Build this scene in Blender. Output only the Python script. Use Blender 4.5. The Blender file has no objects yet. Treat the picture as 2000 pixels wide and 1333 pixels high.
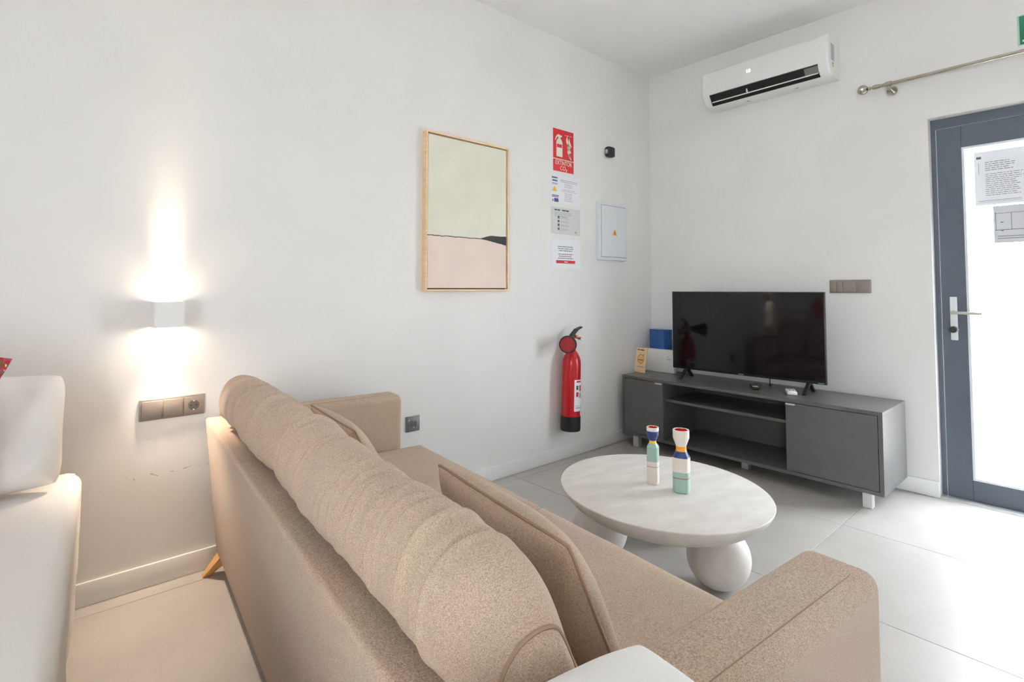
import bpy, bmesh, math, random
from mathutils import Vector, Matrix, noise
random.seed(7)
scene = bpy.context.scene
col = scene.collection
R = math.radians

# ------------------------------------------------------------------ camera
FPX, PPY, YAW, PITCH, CAMH = 1035.4, 521.5, R(48.61), R(2.42), 1.15
cam = bpy.data.cameras.new('camera')
cam.sensor_width = 36.0
cam.lens = FPX / 2000.0 * 36.0
cam.shift_y = -(666.5 - PPY) / 2000.0
cam.clip_start = 0.02
cam_o = bpy.data.objects.new('camera', cam)
col.objects.link(cam_o)
cam_o.location = (0, 0, CAMH)
cam_o.rotation_euler = (R(90) + PITCH, 0, YAW - R(90))
scene.camera = cam_o

# ------------------------------------------------------------------ world, light, exposure
world = bpy.data.worlds.new('world')
scene.world = world
world.use_nodes = True
bgn = world.node_tree.nodes['Background']
bgn.inputs[0].default_value = (0.875, 0.932, 1.0, 1)
bgn.inputs[1].default_value = 18.0
scene.view_settings.view_transform = 'Standard'
scene.view_settings.look = 'None'
scene.view_settings.gamma = 1.0
scene.view_settings.use_curve_mapping = False
scene.view_settings.exposure = 0.45
try:
    scene.cycles.use_denoising = True
    scene.cycles.sample_clamp_indirect = 6.0
    scene.cycles.max_bounces = 9
    scene.cycles.diffuse_bounces = 6
    scene.cycles.glossy_bounces = 3
    scene.cycles.transparent_max_bounces = 8
    scene.cycles.use_adaptive_sampling = True
    scene.cycles.adaptive_threshold = 0.05
    scene.cycles.caustics_reflective = False
    scene.cycles.caustics_refractive = False
except Exception:
    pass

def area_light(name, loc, rot, sx, sy, power, color, portal=False, spread=180):
    l = bpy.data.lights.new(name, 'AREA')
    l.shape = 'RECTANGLE'; l.size = sx; l.size_y = sy
    l.energy = power; l.color = color; l.spread = R(spread)
    if portal:
        l.cycles.is_portal = True
    o = bpy.data.objects.new(name, l); col.objects.link(o)
    o.location = loc; o.rotation_euler = rot
    return o

# room extents
XL, XR, YN, YF, ZC = -2.6, 3.735, -3.4, 2.51, 2.905
DY0, DY1, DZ = -0.30, 0.67, 2.117          # door opening in the right wall
WY0, WY1, WZ0, WZ1 = -2.0, -0.8, 0.0, 2.2  # added glazed opening, unseen behind the camera, to brighten the room
# daylight enters through the glazed door and the added glazing behind the camera (portals sample the sky)
area_light('door_portal', (XR + 0.21, (DY0 + DY1) / 2, DZ / 2), (0, R(90), 0), DZ, DY1 - DY0, 1, (1, 1, 1), True)
area_light('added_window_portal', (XL - 0.21, (WY0 + WY1) / 2, (WZ0 + WZ1) / 2), (0, R(-90), 0), WZ1 - WZ0, WY1 - WY0, 1, (1, 1, 1), True)

# high sun: lights the added paving outside both glazed walls, never enters the room
sun = bpy.data.lights.new('sun', 'SUN'); sun.energy = 260.0; sun.angle = R(0.6); sun.color = (1, 0.96, 0.9)
sun_o = bpy.data.objects.new('sun', sun); col.objects.link(sun_o); sun_o.rotation_euler = (R(-14), R(0), 0)

# ------------------------------------------------------------------ helpers
def srgb(r, g, b):
    def f(c):
        c /= 255.0
        return c / 12.92 if c <= 0.04045 else ((c + 0.055) / 1.055) ** 2.4
    return (f(r), f(g), f(b), 1)

def new_mat(name, color, rough=0.6, metal=0.0, spec=0.5):
    m = bpy.data.materials.new(name); m.use_nodes = True
    b = m.node_tree.nodes['Principled BSDF']
    b.inputs['Base Color'].default_value = color if len(color) == 4 else (*color, 1)
    b.inputs['Roughness'].default_value = rough
    b.inputs['Metallic'].default_value = metal
    b.inputs['Specular IOR Level'].default_value = spec
    return m

def nd(m, t, **kw):
    n = m.node_tree.nodes.new(t)
    for k, v in kw.items():
        setattr(n, k, v)
    return n

def ln(m, a, ao, b, bi):
    m.node_tree.links.new(a.outputs[ao], b.inputs[bi])

def bsdf(m):
    return m.node_tree.nodes['Principled BSDF']

def coords(m, scale=(1, 1, 1), loc=(0, 0, 0)):
    tc = nd(m, 'ShaderNodeTexCoord'); mp = nd(m, 'ShaderNodeMapping')
    mp.inputs['Scale'].default_value = scale; mp.inputs['Location'].default_value = loc
    ln(m, tc, 'Object', mp, 'Vector')
    return mp

def add_bump(m, src, out, strength, dist, prev=None):
    bp = nd(m, 'ShaderNodeBump')
    bp.inputs['Strength'].default_value = strength; bp.inputs['Distance'].default_value = dist
    ln(m, src, out, bp, 'Height')
    if prev is not None:
        ln(m, prev, 'Normal', bp, 'Normal')
    ln(m, bp, 'Normal', bsdf(m), 'Normal')
    return bp

def noise_mat(name, c1, c2, scale, rough=0.6, detail=4, bump=0.0, bdist=0.002, stretch=(1, 1, 1), lo=0.35, hi=0.65, spec=0.5):
    m = new_mat(name, c1, rough, 0, spec)
    mp = coords(m, stretch)
    n = nd(m, 'ShaderNodeTexNoise'); n.inputs['Scale'].default_value = scale; n.inputs['Detail'].default_value = detail
    ln(m, mp, 'Vector', n, 'Vector')
    cr = nd(m, 'ShaderNodeValToRGB')
    cr.color_ramp.elements[0].position = lo; cr.color_ramp.elements[0].color = c1 if len(c1) == 4 else (*c1, 1)
    cr.color_ramp.elements[1].position = hi; cr.color_ramp.elements[1].color = c2 if len(c2) == 4 else (*c2, 1)
    ln(m, n, 'Fac', cr, 'Fac'); ln(m, cr, 'Color', bsdf(m), 'Base Color')
    if bump:
        add_bump(m, n, 'Fac', bump, bdist)
    return m

def link_obj(name, me, mat=None, parent=None):
    o = bpy.data.objects.new(name, me); col.objects.link(o)
    if mat is not None and not me.materials:
        if isinstance(mat, (list, tuple)):
            for x in mat: me.materials.append(x)
        else:
            me.materials.append(mat)
    if parent is not None:
        o.parent = parent
    return o

def from_bm(name, bm, mat, parent=None, smooth=False, sharp=None):
    me = bpy.data.meshes.new(name)
    bmesh.ops.recalc_face_normals(bm, faces=bm.faces)
    bm.to_mesh(me); bm.free()
    if smooth:
        for p in me.polygons: p.use_smooth = True
        if sharp is not None:
            try: me.set_sharp_from_angle(angle=R(sharp))
            except Exception: pass
    return link_obj(name, me, mat, parent)

def pydata(name, verts, faces, mat, parent=None, smooth=False, sharp=None):
    me = bpy.data.meshes.new(name)
    me.from_pydata([tuple(v) for v in verts], [], faces); me.update()
    bm = bmesh.new(); bm.from_mesh(me); bmesh.ops.recalc_face_normals(bm, faces=bm.faces); bm.to_mesh(me); bm.free()
    if smooth:
        for p in me.polygons: p.use_smooth = True
        if sharp is not None:
            try: me.set_sharp_from_angle(angle=R(sharp))
            except Exception: pass
    return link_obj(name, me, mat, parent)

def bm_box(bm, x0, x1, y0, y1, z0, z1, bevel=0.0, seg=2):
    m = Matrix.Translation(((x0 + x1) / 2, (y0 + y1) / 2, (z0 + z1) / 2)) @ Matrix.Diagonal((x1 - x0, y1 - y0, z1 - z0, 1))
    r = bmesh.ops.create_cube(bm, size=1, matrix=m)
    if bevel:
        es = set()
        for v in r['verts']:
            for e in v.link_edges: es.add(e)
        bmesh.ops.bevel(bm, geom=list(es), offset=bevel, segments=seg, profile=0.5, affect='EDGES')

def box(name, x0, x1, y0, y1, z0, z1, mat, parent=None, bevel=0.0, seg=2):
    bm = bmesh.new(); bm_box(bm, x0, x1, y0, y1, z0, z1, bevel, seg)
    return from_bm(name, bm, mat, parent, smooth=bevel > 0, sharp=35)

def bm_cyl(bm, p0, p1, r0, r1=None, seg=24, cap=True):
    p0 = Vector(p0); p1 = Vector(p1); r1 = r0 if r1 is None else r1
    d = p1 - p0
    q = Vector((0, 0, 1)).rotation_difference(d.normalized()).to_matrix().to_4x4()
    m = Matrix.Translation((p0 + p1) / 2) @ q
    bmesh.ops.create_cone(bm, cap_ends=cap, segments=seg, radius1=r0, radius2=r1, depth=d.length, matrix=m)

def cyl(name, p0, p1, r0, mat, parent=None, r1=None, seg=24):
    bm = bmesh.new(); bm_cyl(bm, p0, p1, r0, r1, seg)
    return from_bm(name, bm, mat, parent, True, 40)

def lathe(name, prof, mat, parent=None, seg=48, sx=1.0, sy=1.0, sq=None, sharp=40, cap0=True, cap1=True):
    """prof: list of (r, z). sq(z): superellipse exponent"""
    vs, fs = [], []
    for r, z in prof:
        n = sq(z) if sq else 2.0
        for k in range(seg):
            a = 2 * math.pi * k / seg
            c, s = math.cos(a), math.sin(a)
            rr = 1.0 / (abs(c) ** n + abs(s) ** n) ** (1.0 / n)
            vs.append((r * rr * c * sx, r * rr * s * sy, z))
    for i in range(len(prof) - 1):
        for k in range(seg):
            k2 = (k + 1) % seg
            fs.append((i * seg + k, i * seg + k2, (i + 1) * seg + k2, (i + 1) * seg + k))
    if cap0: fs.append(tuple(range(seg))[::-1])
    if cap1: fs.append(tuple(range((len(prof) - 1) * seg, len(prof) * seg)))
    return pydata(name, vs, fs, mat, parent, True, sharp)

def tube(name, pts, r, mat, parent=None, seg=8, closed=False):
    pts = [Vector(p) for p in pts]; n = len(pts)
    vs, fs = [], []
    up = Vector((0, 0, 1)); prevn = None
    for i in range(n):
        if closed: t = pts[(i + 1) % n] - pts[i - 1]
        else: t = pts[min(i + 1, n - 1)] - pts[max(i - 1, 0)]
        t.normalize()
        if prevn is None:
            a = up if abs(t.dot(up)) < 0.9 else Vector((1, 0, 0))
            nn = t.cross(a).normalized()
        else:
            nn = (prevn - t * prevn.dot(t)).normalized()
        prevn = nn; b = t.cross(nn)
        for k in range(seg):
            a = 2 * math.pi * k / seg
            vs.append(pts[i] + (nn * math.cos(a) + b * math.sin(a)) * r)
    m = n if closed else n - 1
    for i in range(m):
        for k in range(seg):
            i2 = (i + 1) % n; k2 = (k + 1) % seg
            fs.append((i * seg + k, i * seg + k2, i2 * seg + k2, i2 * seg + k))
    if not closed:
        fs.append(tuple(range(seg))[::-1]); fs.append(tuple(range((n - 1) * seg, n * seg)))
    return pydata(name, vs, fs, mat, parent, True, 50)

def prism(name, poly, axis, a0, a1, mat, parent=None, bevel=0.0):
    """extrude 2D polygon; axis 'x': poly=(y,z); 'y': poly=(x,z); 'z': poly=(x,y)"""
    def P(p, a):
        return {'x': (a, p[0], p[1]), 'y': (p[0], a, p[1]), 'z': (p[0], p[1], a)}[axis]
    n = len(poly)
    vs = [P(p, a0) for p in poly] + [P(p, a1) for p in poly]
    fs = [tuple(range(n)), tuple(range(n, 2 * n))[::-1]] + [(i, (i + 1) % n, n + (i + 1) % n, n + i) for i in range(n)]
    return pydata(name, vs, fs, mat, parent, False)

def empty(name, loc=(0, 0, 0), rz=0.0):
    o = bpy.data.objects.new(name, None); col.objects.link(o)
    o.location = loc; o.rotation_euler = (0, 0, rz); o.empty_display_size = 0.1
    return o

def tag(o, label=None, cat=None, group=None, kind=None):
    if label: o['label'] = label
    if cat: o['category'] = cat
    if group: o['group'] = group
    if kind: o['kind'] = kind
    return o

def text_mesh(name, body, size, mat, parent, loc, rot, bold=0.0, align='CENTER', ext=0.0003, sx=1.0):
    cu = bpy.data.curves.new(name, 'FONT')
    cu.body = body; cu.size = size; cu.align_x = align; cu.align_y = 'CENTER'; cu.extrude = ext; cu.offset = bold
    cu.resolution_u = 3
    tmp = bpy.data.objects.new('tmp_text', cu); col.objects.link(tmp)
    dg = bpy.context.evaluated_depsgraph_get()
    me = bpy.data.meshes.new_from_object(tmp.evaluated_get(dg))
    bpy.data.objects.remove(tmp)
    me.name = name
    o = link_obj(name, me, mat, parent)
    o.location = loc; o.rotation_euler = rot; o.scale = (sx, 1, 1)
    return o

ROT_LW = (R(90), 0, 0)          # text on the left wall, read from the room (facing -y)
ROT_RW = (R(90), 0, R(-90))     # text on the right wall (facing -x)

# ------------------------------------------------------------------ materials
M = {}
M['wall'] = noise_mat('white_wall_paint', (0.80, 0.79, 0.775, 1), (0.83, 0.82, 0.805, 1), 2.5, 0.9, 3, spec=0.2)
M['ceiling'] = noise_mat('white_ceiling_paint', (0.88, 0.885, 0.885, 1), (0.90, 0.905, 0.905, 1), 2.0, 0.95, 3, spec=0.2)
M['trim'] = new_mat('white_trim_paint', (0.82, 0.82, 0.81, 1), 0.45)
M['grout'] = new_mat('grey_grout', (0.30, 0.29, 0.28, 1), 0.9)
M['white'] = new_mat('white_plastic', (0.82, 0.82, 0.81, 1), 0.4)
M['white_metal'] = new_mat('white_coated_metal', (0.80, 0.81, 0.82, 1), 0.35)
M['panel'] = new_mat('pale_grey_panel_paint', (0.75, 0.78, 0.81, 1), 0.45)
M['black'] = new_mat('black_plastic', (0.012, 0.012, 0.013, 1), 0.45)
M['darkgap'] = new_mat('dark_recess', (0.004, 0.004, 0.004, 1), 0.8)
M['screen'] = new_mat('black_glossy_screen', (0.006, 0.006, 0.007, 1), 0.06, 0, 0.35)
M['steel'] = new_mat('brushed_steel', (0.62, 0.60, 0.56, 1), 0.3, 1.0)
M['nickel'] = new_mat('satin_nickel', (0.46, 0.43, 0.37, 1), 0.25, 1.0)
M['alu'] = new_mat('matt_aluminium', (0.75, 0.75, 0.75, 1), 0.35, 0.6)
M['plate'] = new_mat('bronze_grey_switch_plate', srgb(142, 132, 124), 0.45, 0.25)
M['plate_dark'] = new_mat('dark_socket_well', srgb(92, 88, 82), 0.5, 0.1)
M['plate_grey'] = new_mat('slate_grey_socket_plate', srgb(112, 114, 118), 0.45, 0.2)
M['anthracite'] = new_mat('anthracite_door_coating', srgb(84, 92, 104), 0.38)
M['bead'] = new_mat('glazing_bead_painted_light', (0.72, 0.76, 0.80, 1), 0.4)  # bead colour lightened to stand in for daylight caught on its edges
M['red'] = new_mat('extinguisher_red_enamel', srgb(178, 14, 26), 0.22)
M['sign_red'] = new_mat('sign_red_print', srgb(186, 28, 36), 0.4)
M['sign_white'] = new_mat('sign_photoluminescent_white', srgb(226, 232, 214), 0.5)
M['paper'] = new_mat('white_paper', srgb(234, 235, 240), 0.7)
M['paper_grey'] = new_mat('light_grey_paper', srgb(212, 214, 214), 0.7)
M['ink'] = new_mat('dark_grey_ink', srgb(88, 90, 98), 0.8)
M['ink_light'] = new_mat('light_grey_ink', srgb(160, 162, 168), 0.8)
M['ink_blue'] = new_mat('navy_blue_ink', srgb(62, 78, 122), 0.8)
M['orange'] = new_mat('warning_orange_print', srgb(226, 160, 40), 0.6)
M['green_sign'] = new_mat('exit_green_print', srgb(14, 104, 72), 0.4)
M['oak'] = noise_mat('pale_oak', srgb(222, 188, 146), srgb(232, 203, 165), 9, 0.5, 6, stretch=(1, 1, 8))
M['leg_wood'] = noise_mat('beech_wood', srgb(212, 160, 96), srgb(226, 180, 118), 14, 0.45, 5, stretch=(6, 6, 1))
M['laminate'] = noise_mat('dark_grey_laminate', srgb(91, 90, 89), srgb(95, 94, 93), 4, 0.30, 6, stretch=(4, 1, 4))
M['blue'] = new_mat('deep_blue_lacquer', srgb(40, 84, 150), 0.3)
M['kraft'] = noise_mat('tan_card', srgb(226, 196, 152), srgb(234, 206, 166), 30, 0.7)
M['tan_ink'] = new_mat('ochre_print', srgb(188, 122, 40), 0.7)
M['sheet'] = noise_mat('white_cotton_sheet', (0.82, 0.80, 0.78, 1), (0.85, 0.83, 0.81, 1), 400, 0.9, 2, bump=0.05, bdist=0.0006, spec=0.15)
M['red_int'] = new_mat('glossy_red_glaze', srgb(196, 26, 24), 0.25)
M['lcd'] = new_mat('white_led_digits', (1, 1, 1, 1), 0.5)
bsdf(M['lcd']).inputs['Emission Color'].default_value = (0.92, 0.94, 1, 1)
bsdf(M['lcd']).inputs['Emission Strength'].default_value = 1.2

def glass_mat():
    m = bpy.data.materials.new('clear_pane_glass'); m.use_nodes = True
    nt = m.node_tree; nt.nodes.clear()
    o = nt.nodes.new('ShaderNodeOutputMaterial'); mx = nt.nodes.new('ShaderNodeMixShader')
    t = nt.nodes.new('ShaderNodeBsdfTransparent'); g = nt.nodes.new('ShaderNodeBsdfGlossy')
    t.inputs[0].default_value = (0.97, 0.975, 0.97, 1); g.inputs['Roughness'].default_value = 0.02
    mx.inputs[0].default_value = 0.05
    nt.links.new(t.outputs[0], mx.inputs[1]); nt.links.new(g.outputs[0], mx.inputs[2]); nt.links.new(mx.outputs[0], o.inputs[0])
    return m
M['glass'] = glass_mat()

def paper_on_glass(nm, tr):
    m = bpy.data.materials.new(nm); m.use_nodes = True
    nt = m.node_tree; nt.nodes.clear()
    o = nt.nodes.new('ShaderNodeOutputMaterial'); mx = nt.nodes.new('ShaderNodeMixShader')
    d = nt.nodes.new('ShaderNodeBsdfDiffuse'); t = nt.nodes.new('ShaderNodeBsdfTranslucent')
    d.inputs[0].default_value = (0.8, 0.8, 0.8, 1); t.inputs[0].default_value = (tr, tr, tr * 1.02, 1)
    mx.inputs[0].default_value = 0.45
    nt.links.new(d.outputs[0], mx.inputs[1]); nt.links.new(t.outputs[0], mx.inputs[2]); nt.links.new(mx.outputs[0], o.inputs[0])
    return m
M['glass_paper'] = paper_on_glass('thin_translucent_paper', .29)
M['glass_paper2'] = paper_on_glass('thicker_translucent_paper', .22)

def tile_mat():
    m = new_mat('grey_porcelain_tile', (0.5, 0.5, 0.5, 1), 0.3, 0, 0.5)
    oi = nd(m, 'ShaderNodeObjectInfo'); tc = nd(m, 'ShaderNodeTexCoord')
    add = nd(m, 'ShaderNodeVectorMath', operation='ADD')
    sc = nd(m, 'ShaderNodeVectorMath', operation='SCALE'); sc.inputs['Scale'].default_value = 3.7
    ln(m, oi, 'Location', sc, 0); ln(m, tc, 'Object', add, 0); ln(m, sc, 'Vector', add, 1)
    n = nd(m, 'ShaderNodeTexNoise'); n.inputs['Scale'].default_value = 3.0; n.inputs['Detail'].default_value = 8; n.inputs['Roughness'].default_value = 0.62
    ln(m, add, 'Vector', n, 'Vector')
    cr = nd(m, 'ShaderNodeValToRGB')
    cr.color_ramp.elements[0].position = 0.3; cr.color_ramp.elements[0].color = srgb(176, 172, 167)
    cr.color_ramp.elements[1].position = 0.72; cr.color_ramp.elements[1].color = srgb(192, 188, 183)
    ln(m, n, 'Fac', cr, 'Fac'); ln(m, cr, 'Color', bsdf(m), 'Base Color')
    rr = nd(m, 'ShaderNodeMapRange'); rr.inputs['To Min'].default_value = 0.3; rr.inputs['To Max'].default_value = 0.42
    ln(m, n, 'Fac', rr, 'Value'); ln(m, rr, 'Result', bsdf(m), 'Roughness')
    return m
M['tile'] = tile_mat()

def fabric_mat(name, dark, light, s=1.0, along='y'):
    m = new_mat(name, light, 0.95, 0, 0.1)
    m1 = coords(m, (1200 * s, 300 * s, 1200 * s)); m2 = coords(m, (300 * s, 1200 * s, 1200 * s))
    a = nd(m, 'ShaderNodeTexNoise'); a.inputs['Scale'].default_value = 1.0; a.inputs['Detail'].default_value = 2
    b = nd(m, 'ShaderNodeTexNoise'); b.inputs['Scale'].default_value = 1.0; b.inputs['Detail'].default_value = 2
    ln(m, m1, 'Vector', a, 'Vector'); ln(m, m2, 'Vector', b, 'Vector')
    mm = nd(m, 'ShaderNodeMath', operation='ADD'); ln(m, a, 'Fac', mm, 0); ln(m, b, 'Fac', mm, 1)
    hf = nd(m, 'ShaderNodeMath', operation='MULTIPLY'); hf.inputs[1].default_value = 0.5; ln(m, mm, 'Value', hf, 0)
    cr = nd(m, 'ShaderNodeValToRGB')
    cr.color_ramp.elements[0].position = 0.36; cr.color_ramp.elements[0].color = dark
    cr.color_ramp.elements[1].position = 0.62; cr.color_ramp.elements[1].color = light
    ln(m, hf, 'Value', cr, 'Fac')
    big = nd(m, 'ShaderNodeTexNoise'); big.inputs['Scale'].default_value = 5.0
    tc = nd(m, 'ShaderNodeTexCoord'); ln(m, tc, 'Object', big, 'Vector')
    mx = nd(m, 'ShaderNodeMix', data_type='RGBA', blend_type='MULTIPLY')
    mx.inputs[0].default_value = 0.12
    ln(m, cr, 'Color', mx, 6); ln(m, big, 'Color', mx, 7)
    ln(m, mx, 2, bsdf(m), 'Base Color')
    bsdf(m).inputs['Sheen Weight'].default_value = 0.15
    bsdf(m).inputs['Sheen Roughness'].default_value = 0.5
    add_bump(m, hf, 'Value', 0.45, 0.002)
    return m
M['fabric'] = fabric_mat('beige_woven_upholstery', srgb(140, 118, 100), srgb(214, 192, 172))
M['fabric2'] = fabric_mat('beige_slub_cushion_fabric', srgb(148, 126, 108), srgb(213, 191, 171), 1.0)
M['piping'] = new_mat('beige_seam_piping', srgb(158, 133, 112), 0.9, 0, 0.1)
M['thread'] = new_mat('brown_seam_thread', srgb(150, 128, 109), 0.9, 0, 0.1)
M['plaster'] = noise_mat('whitewashed_mango_wood', srgb(224, 219, 214), srgb(239, 235, 231), 5, 0.55, 7, bump=0.05, bdist=0.002, stretch=(1.5, 4, 1.5), lo=0.3, hi=0.7)

# ------------------------------------------------------------------ room shell
floor = pydata('floor', [(XL - .2, YN - .2, -0.003), (XR + .2, YN - .2, -0.003), (XR + .2, YF + .2, -0.003), (XL - .2, YF + .2, -0.003),
                         (XL - .2, YN - .2, -0.12), (XR + .2, YN - .2, -0.12), (XR + .2, YF + .2, -0.12), (XL - .2, YF + .2, -0.12)],
               [(0, 1, 2, 3), (7, 6, 5, 4), (0, 4, 5, 1), (1, 5, 6, 2), (2, 6, 7, 3), (3, 7, 4, 0)], M['grout'])
tag(floor, 'light grey porcelain tiled floor', kind='structure')
T, G, TX, TY = 0.755, 0.0026, 2.955, 0.915
bm = bmesh.new(); bm_box(bm, -T / 2 + G / 2, T / 2 - G / 2, -T / 2 + G / 2, T / 2 - G / 2, -0.0029, 0.0, 0.0006, 1)
tile_me = bpy.data.meshes.new('tile'); bm.to_mesh(tile_me); bm.free(); tile_me.materials.append(M['tile'])
i0 = math.floor((XL - TX) / T); i1 = math.ceil((XR - TX) / T)
j0 = math.floor((YN - TY) / T); j1 = math.ceil((YF - TY) / T)
part_tiles = {}
for i in range(i0, i1):
    for j in range(j0, j1):
        x0, x1 = max(TX + i * T, XL), min(TX + (i + 1) * T, XR + (.2 if DY0 - T < TY + j * T < DY1 else 0))
        y0, y1 = max(TY + j * T, YN), min(TY + (j + 1) * T, YF)
        if x1 - x0 < 0.02 or y1 - y0 < 0.02: continue
        if abs(x1 - x0 - T) < 1e-6 and abs(y1 - y0 - T) < 1e-6:
            o = link_obj('tile', tile_me, None, floor)
        else:
            bm = bmesh.new(); bm_box(bm, -(x1 - x0 - G) / 2, (x1 - x0 - G) / 2, -(y1 - y0 - G) / 2, (y1 - y0 - G) / 2, -0.0029, 0.0, 0.0006, 1)
            o = from_bm('tile', bm, M['tile'], floor)
        o.location = ((x0 + x1) / 2, (y0 + y1) / 2, 0)

tag(box('ceiling', XL - .2, XR + .2, YN - .2, YF + .2, ZC, ZC + .15, M['ceiling']), 'flat white painted ceiling', kind='structure')
def wall_scuffed():
    m = M['wall'].copy(); m.name = 'white_wall_paint_scuffed'
    b = bsdf(m); src = b.inputs['Base Color'].links[0].from_socket
    tc = nd(m, 'ShaderNodeTexCoord'); sp_ = nd(m, 'ShaderNodeSeparateXYZ'); ln(m, tc, 'Object', sp_, 'Vector')
    def mt(op, a, b_=None):
        n = nd(m, 'ShaderNodeMath', operation=op)
        for i, v in enumerate((a, b_)):
            if v is None: continue
            if isinstance(v, float): n.inputs[i].default_value = v
            else: ln(m, v[0], v[1], n, i)
        return (n, 'Value')
    nz = nd(m, 'ShaderNodeTexNoise'); nz.inputs['Scale'].default_value = 26; nz.inputs['Detail'].default_value = 5; ln(m, tc, 'Object', nz, 'Vector')
    wob = mt('MULTIPLY', mt('SUBTRACT', (nz, 'Fac'), .5), .05)
    dz = mt('ABSOLUTE', mt('SUBTRACT', mt('ADD', (sp_, 'Z'), wob), SCUFF_Z))
    thin = mt('LESS_THAN', dz, .0028)
    xin = mt('MULTIPLY', mt('GREATER_THAN', (sp_, 'X'), SCUFF_X0), mt('LESS_THAN', (sp_, 'X'), SCUFF_X1))
    n2 = nd(m, 'ShaderNodeTexNoise'); n2.inputs['Scale'].default_value = 60; ln(m, tc, 'Object', n2, 'Vector')
    gap = mt('GREATER_THAN', (n2, 'Fac'), .54)
    fac = mt('MULTIPLY', mt('MULTIPLY', mt('MULTIPLY', thin, xin), gap), .38)
    mx = nd(m, 'ShaderNodeMix', data_type='RGBA'); ln(m, fac[0], 'Value', mx, 0)
    m.node_tree.links.new(src, mx.inputs[6]); mx.inputs[7].default_value = srgb(120, 108, 98)
    ln(m, mx, 2, b, 'Base Color')
    return m
SCUFF_Z, SCUFF_X0, SCUFF_X1 = .425, .25, .53
M['wall_scuffed'] = wall_scuffed()
tag(box('wall_left', XL - .2, XR + .2, YF, YF + .2, 0, ZC, M['wall_scuffed']), 'long white painted wall behind the sofa with the picture', kind='structure')
bm = bmesh.new()
bm_box(bm, XL - .2, XL, YN, WY0, 0, ZC); bm_box(bm, XL - .2, XL, WY1, YF, 0, ZC); bm_box(bm, XL - .2, XL, WY0, WY1, WZ1, ZC)
tag(from_bm('wall_back', bm, M['wall']), 'white wall with the added wide glazing behind the camera', kind='structure')
bm = bmesh.new()
bm_box(bm, XR, XR + .2, DY1, YF, 0, ZC); bm_box(bm, XR, XR + .2, YN, DY0, 0, ZC); bm_box(bm, XR, XR + .2, DY0, DY1, DZ, ZC)
wr = from_bm('wall_right', bm, M['wall']); tag(wr, 'white wall with the glazed door and the air conditioner', kind='structure')
tag(box('wall_near', XL - .2, XR + .2, YN - .2, YN, 0, ZC, M['wall']), 'white wall on the right of the camera', kind='structure')
# added glazing behind the camera, a daylight source for the room
w1 = empty('added_window_1', (XL - .1, (WY0 + WY1) / 2, 0)); tag(w1, 'added unseen anthracite framed glazing behind the camera', kind='structure')
hw = (WY1 - WY0) / 2
for yy in (-hw + .03, 0, hw - .03):
    box('added_window_frame', -.03, .03, yy - .03, yy + .03, WZ0, WZ1, M['anthracite'], w1)
box('added_window_frame', -.03, .03, -hw, hw, WZ1 - .06, WZ1, M['anthracite'], w1)
box('added_window_frame', -.03, .03, -hw, hw, WZ0, WZ0 + .06, M['anthracite'], w1)
for k in range(2):
    ya = -hw + .05 + k * hw; box('pane', -.004, .004, ya, ya + hw - .09, WZ0 + .06, WZ1 - .06, M['glass'], w1)

BH, BT = 0.086, 0.012
tag(box('baseboard_left', XL, XR, YF - BT, YF, 0.001, BH, M['trim'], None, 0.003, 2), 'white baseboard along the long wall', kind='structure')
tag(box('baseboard_right', XR - BT, XR, DY1, YF - BT, 0.001, BH, M['trim'], None, 0.003, 2), 'white baseboard beside the glazed door', kind='structure')
# added paving outside, bounces sunlight up into the room
tag(box('added_paving', -12, 18, -14, 12, -.26, -.13, new_mat('added_pale_paving', (0.7, 0.69, 0.67, 1), 0.8)), 'added pale paving around the building that bounces sunlight indoors', kind='structure')

# ------------------------------------------------------------------ glazed door
d1 = empty('door_1', (3.80, DY1, 0)); tag(d1, 'anthracite framed glazed door', kind='structure')
DW = DY1 - DY0
FX = 0.0     # front face of the fixed frame at x=3.80
FR = 0.022
bm = bmesh.new()
bm_box(bm, FX, FX + .08, -FR, 0, 0, DZ); bm_box(bm, FX, FX + .08, -DW, -DW + FR, 0, DZ); bm_box(bm, FX, FX + .08, -DW + FR, -FR, DZ - .055, DZ)
from_bm('door_frame', bm, M['anthracite'], d1)
LY0, LY1, LZ0, LZ1 = -DW + FR + .004, -FR - .004, 0.008, DZ - .059
ST, GZ0, GZ1 = 0.108, 0.128, 1.925
LX = -0.006
box('stile', LX, LX + .07, LY1 - ST, LY1, LZ0, LZ1, M['anthracite'], d1, 0.002, 1)
box('stile', LX, LX + .07, LY0, LY0 + ST, LZ0, LZ1, M['anthracite'], d1, 0.002, 1)
box('rail', LX, LX + .07, LY0 + ST, LY1 - ST, LZ0, GZ0 - .012, M['anthracite'], d1, 0.002, 1)
box('rail', LX, LX + .07, LY0 + ST, LY1 - ST, GZ1 + .012, LZ1, M['anthracite'], d1, 0.002, 1)
gy0, gy1 = LY0 + ST, LY1 - ST
bd = .012
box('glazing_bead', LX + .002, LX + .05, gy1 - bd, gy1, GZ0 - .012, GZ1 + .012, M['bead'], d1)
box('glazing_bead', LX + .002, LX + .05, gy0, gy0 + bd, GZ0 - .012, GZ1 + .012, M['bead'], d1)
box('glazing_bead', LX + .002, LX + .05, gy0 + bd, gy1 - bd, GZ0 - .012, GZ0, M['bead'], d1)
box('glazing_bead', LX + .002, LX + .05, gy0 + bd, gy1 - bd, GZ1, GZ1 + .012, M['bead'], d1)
box('pane', LX + .026, LX + .032, gy0 + .004, gy1 - .004, GZ0 - .006, GZ1 + .006, M['glass'], d1)
box('threshold', -.065, .10, -DW, 0, 0.0005, .007, M['alu'], d1)
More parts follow.
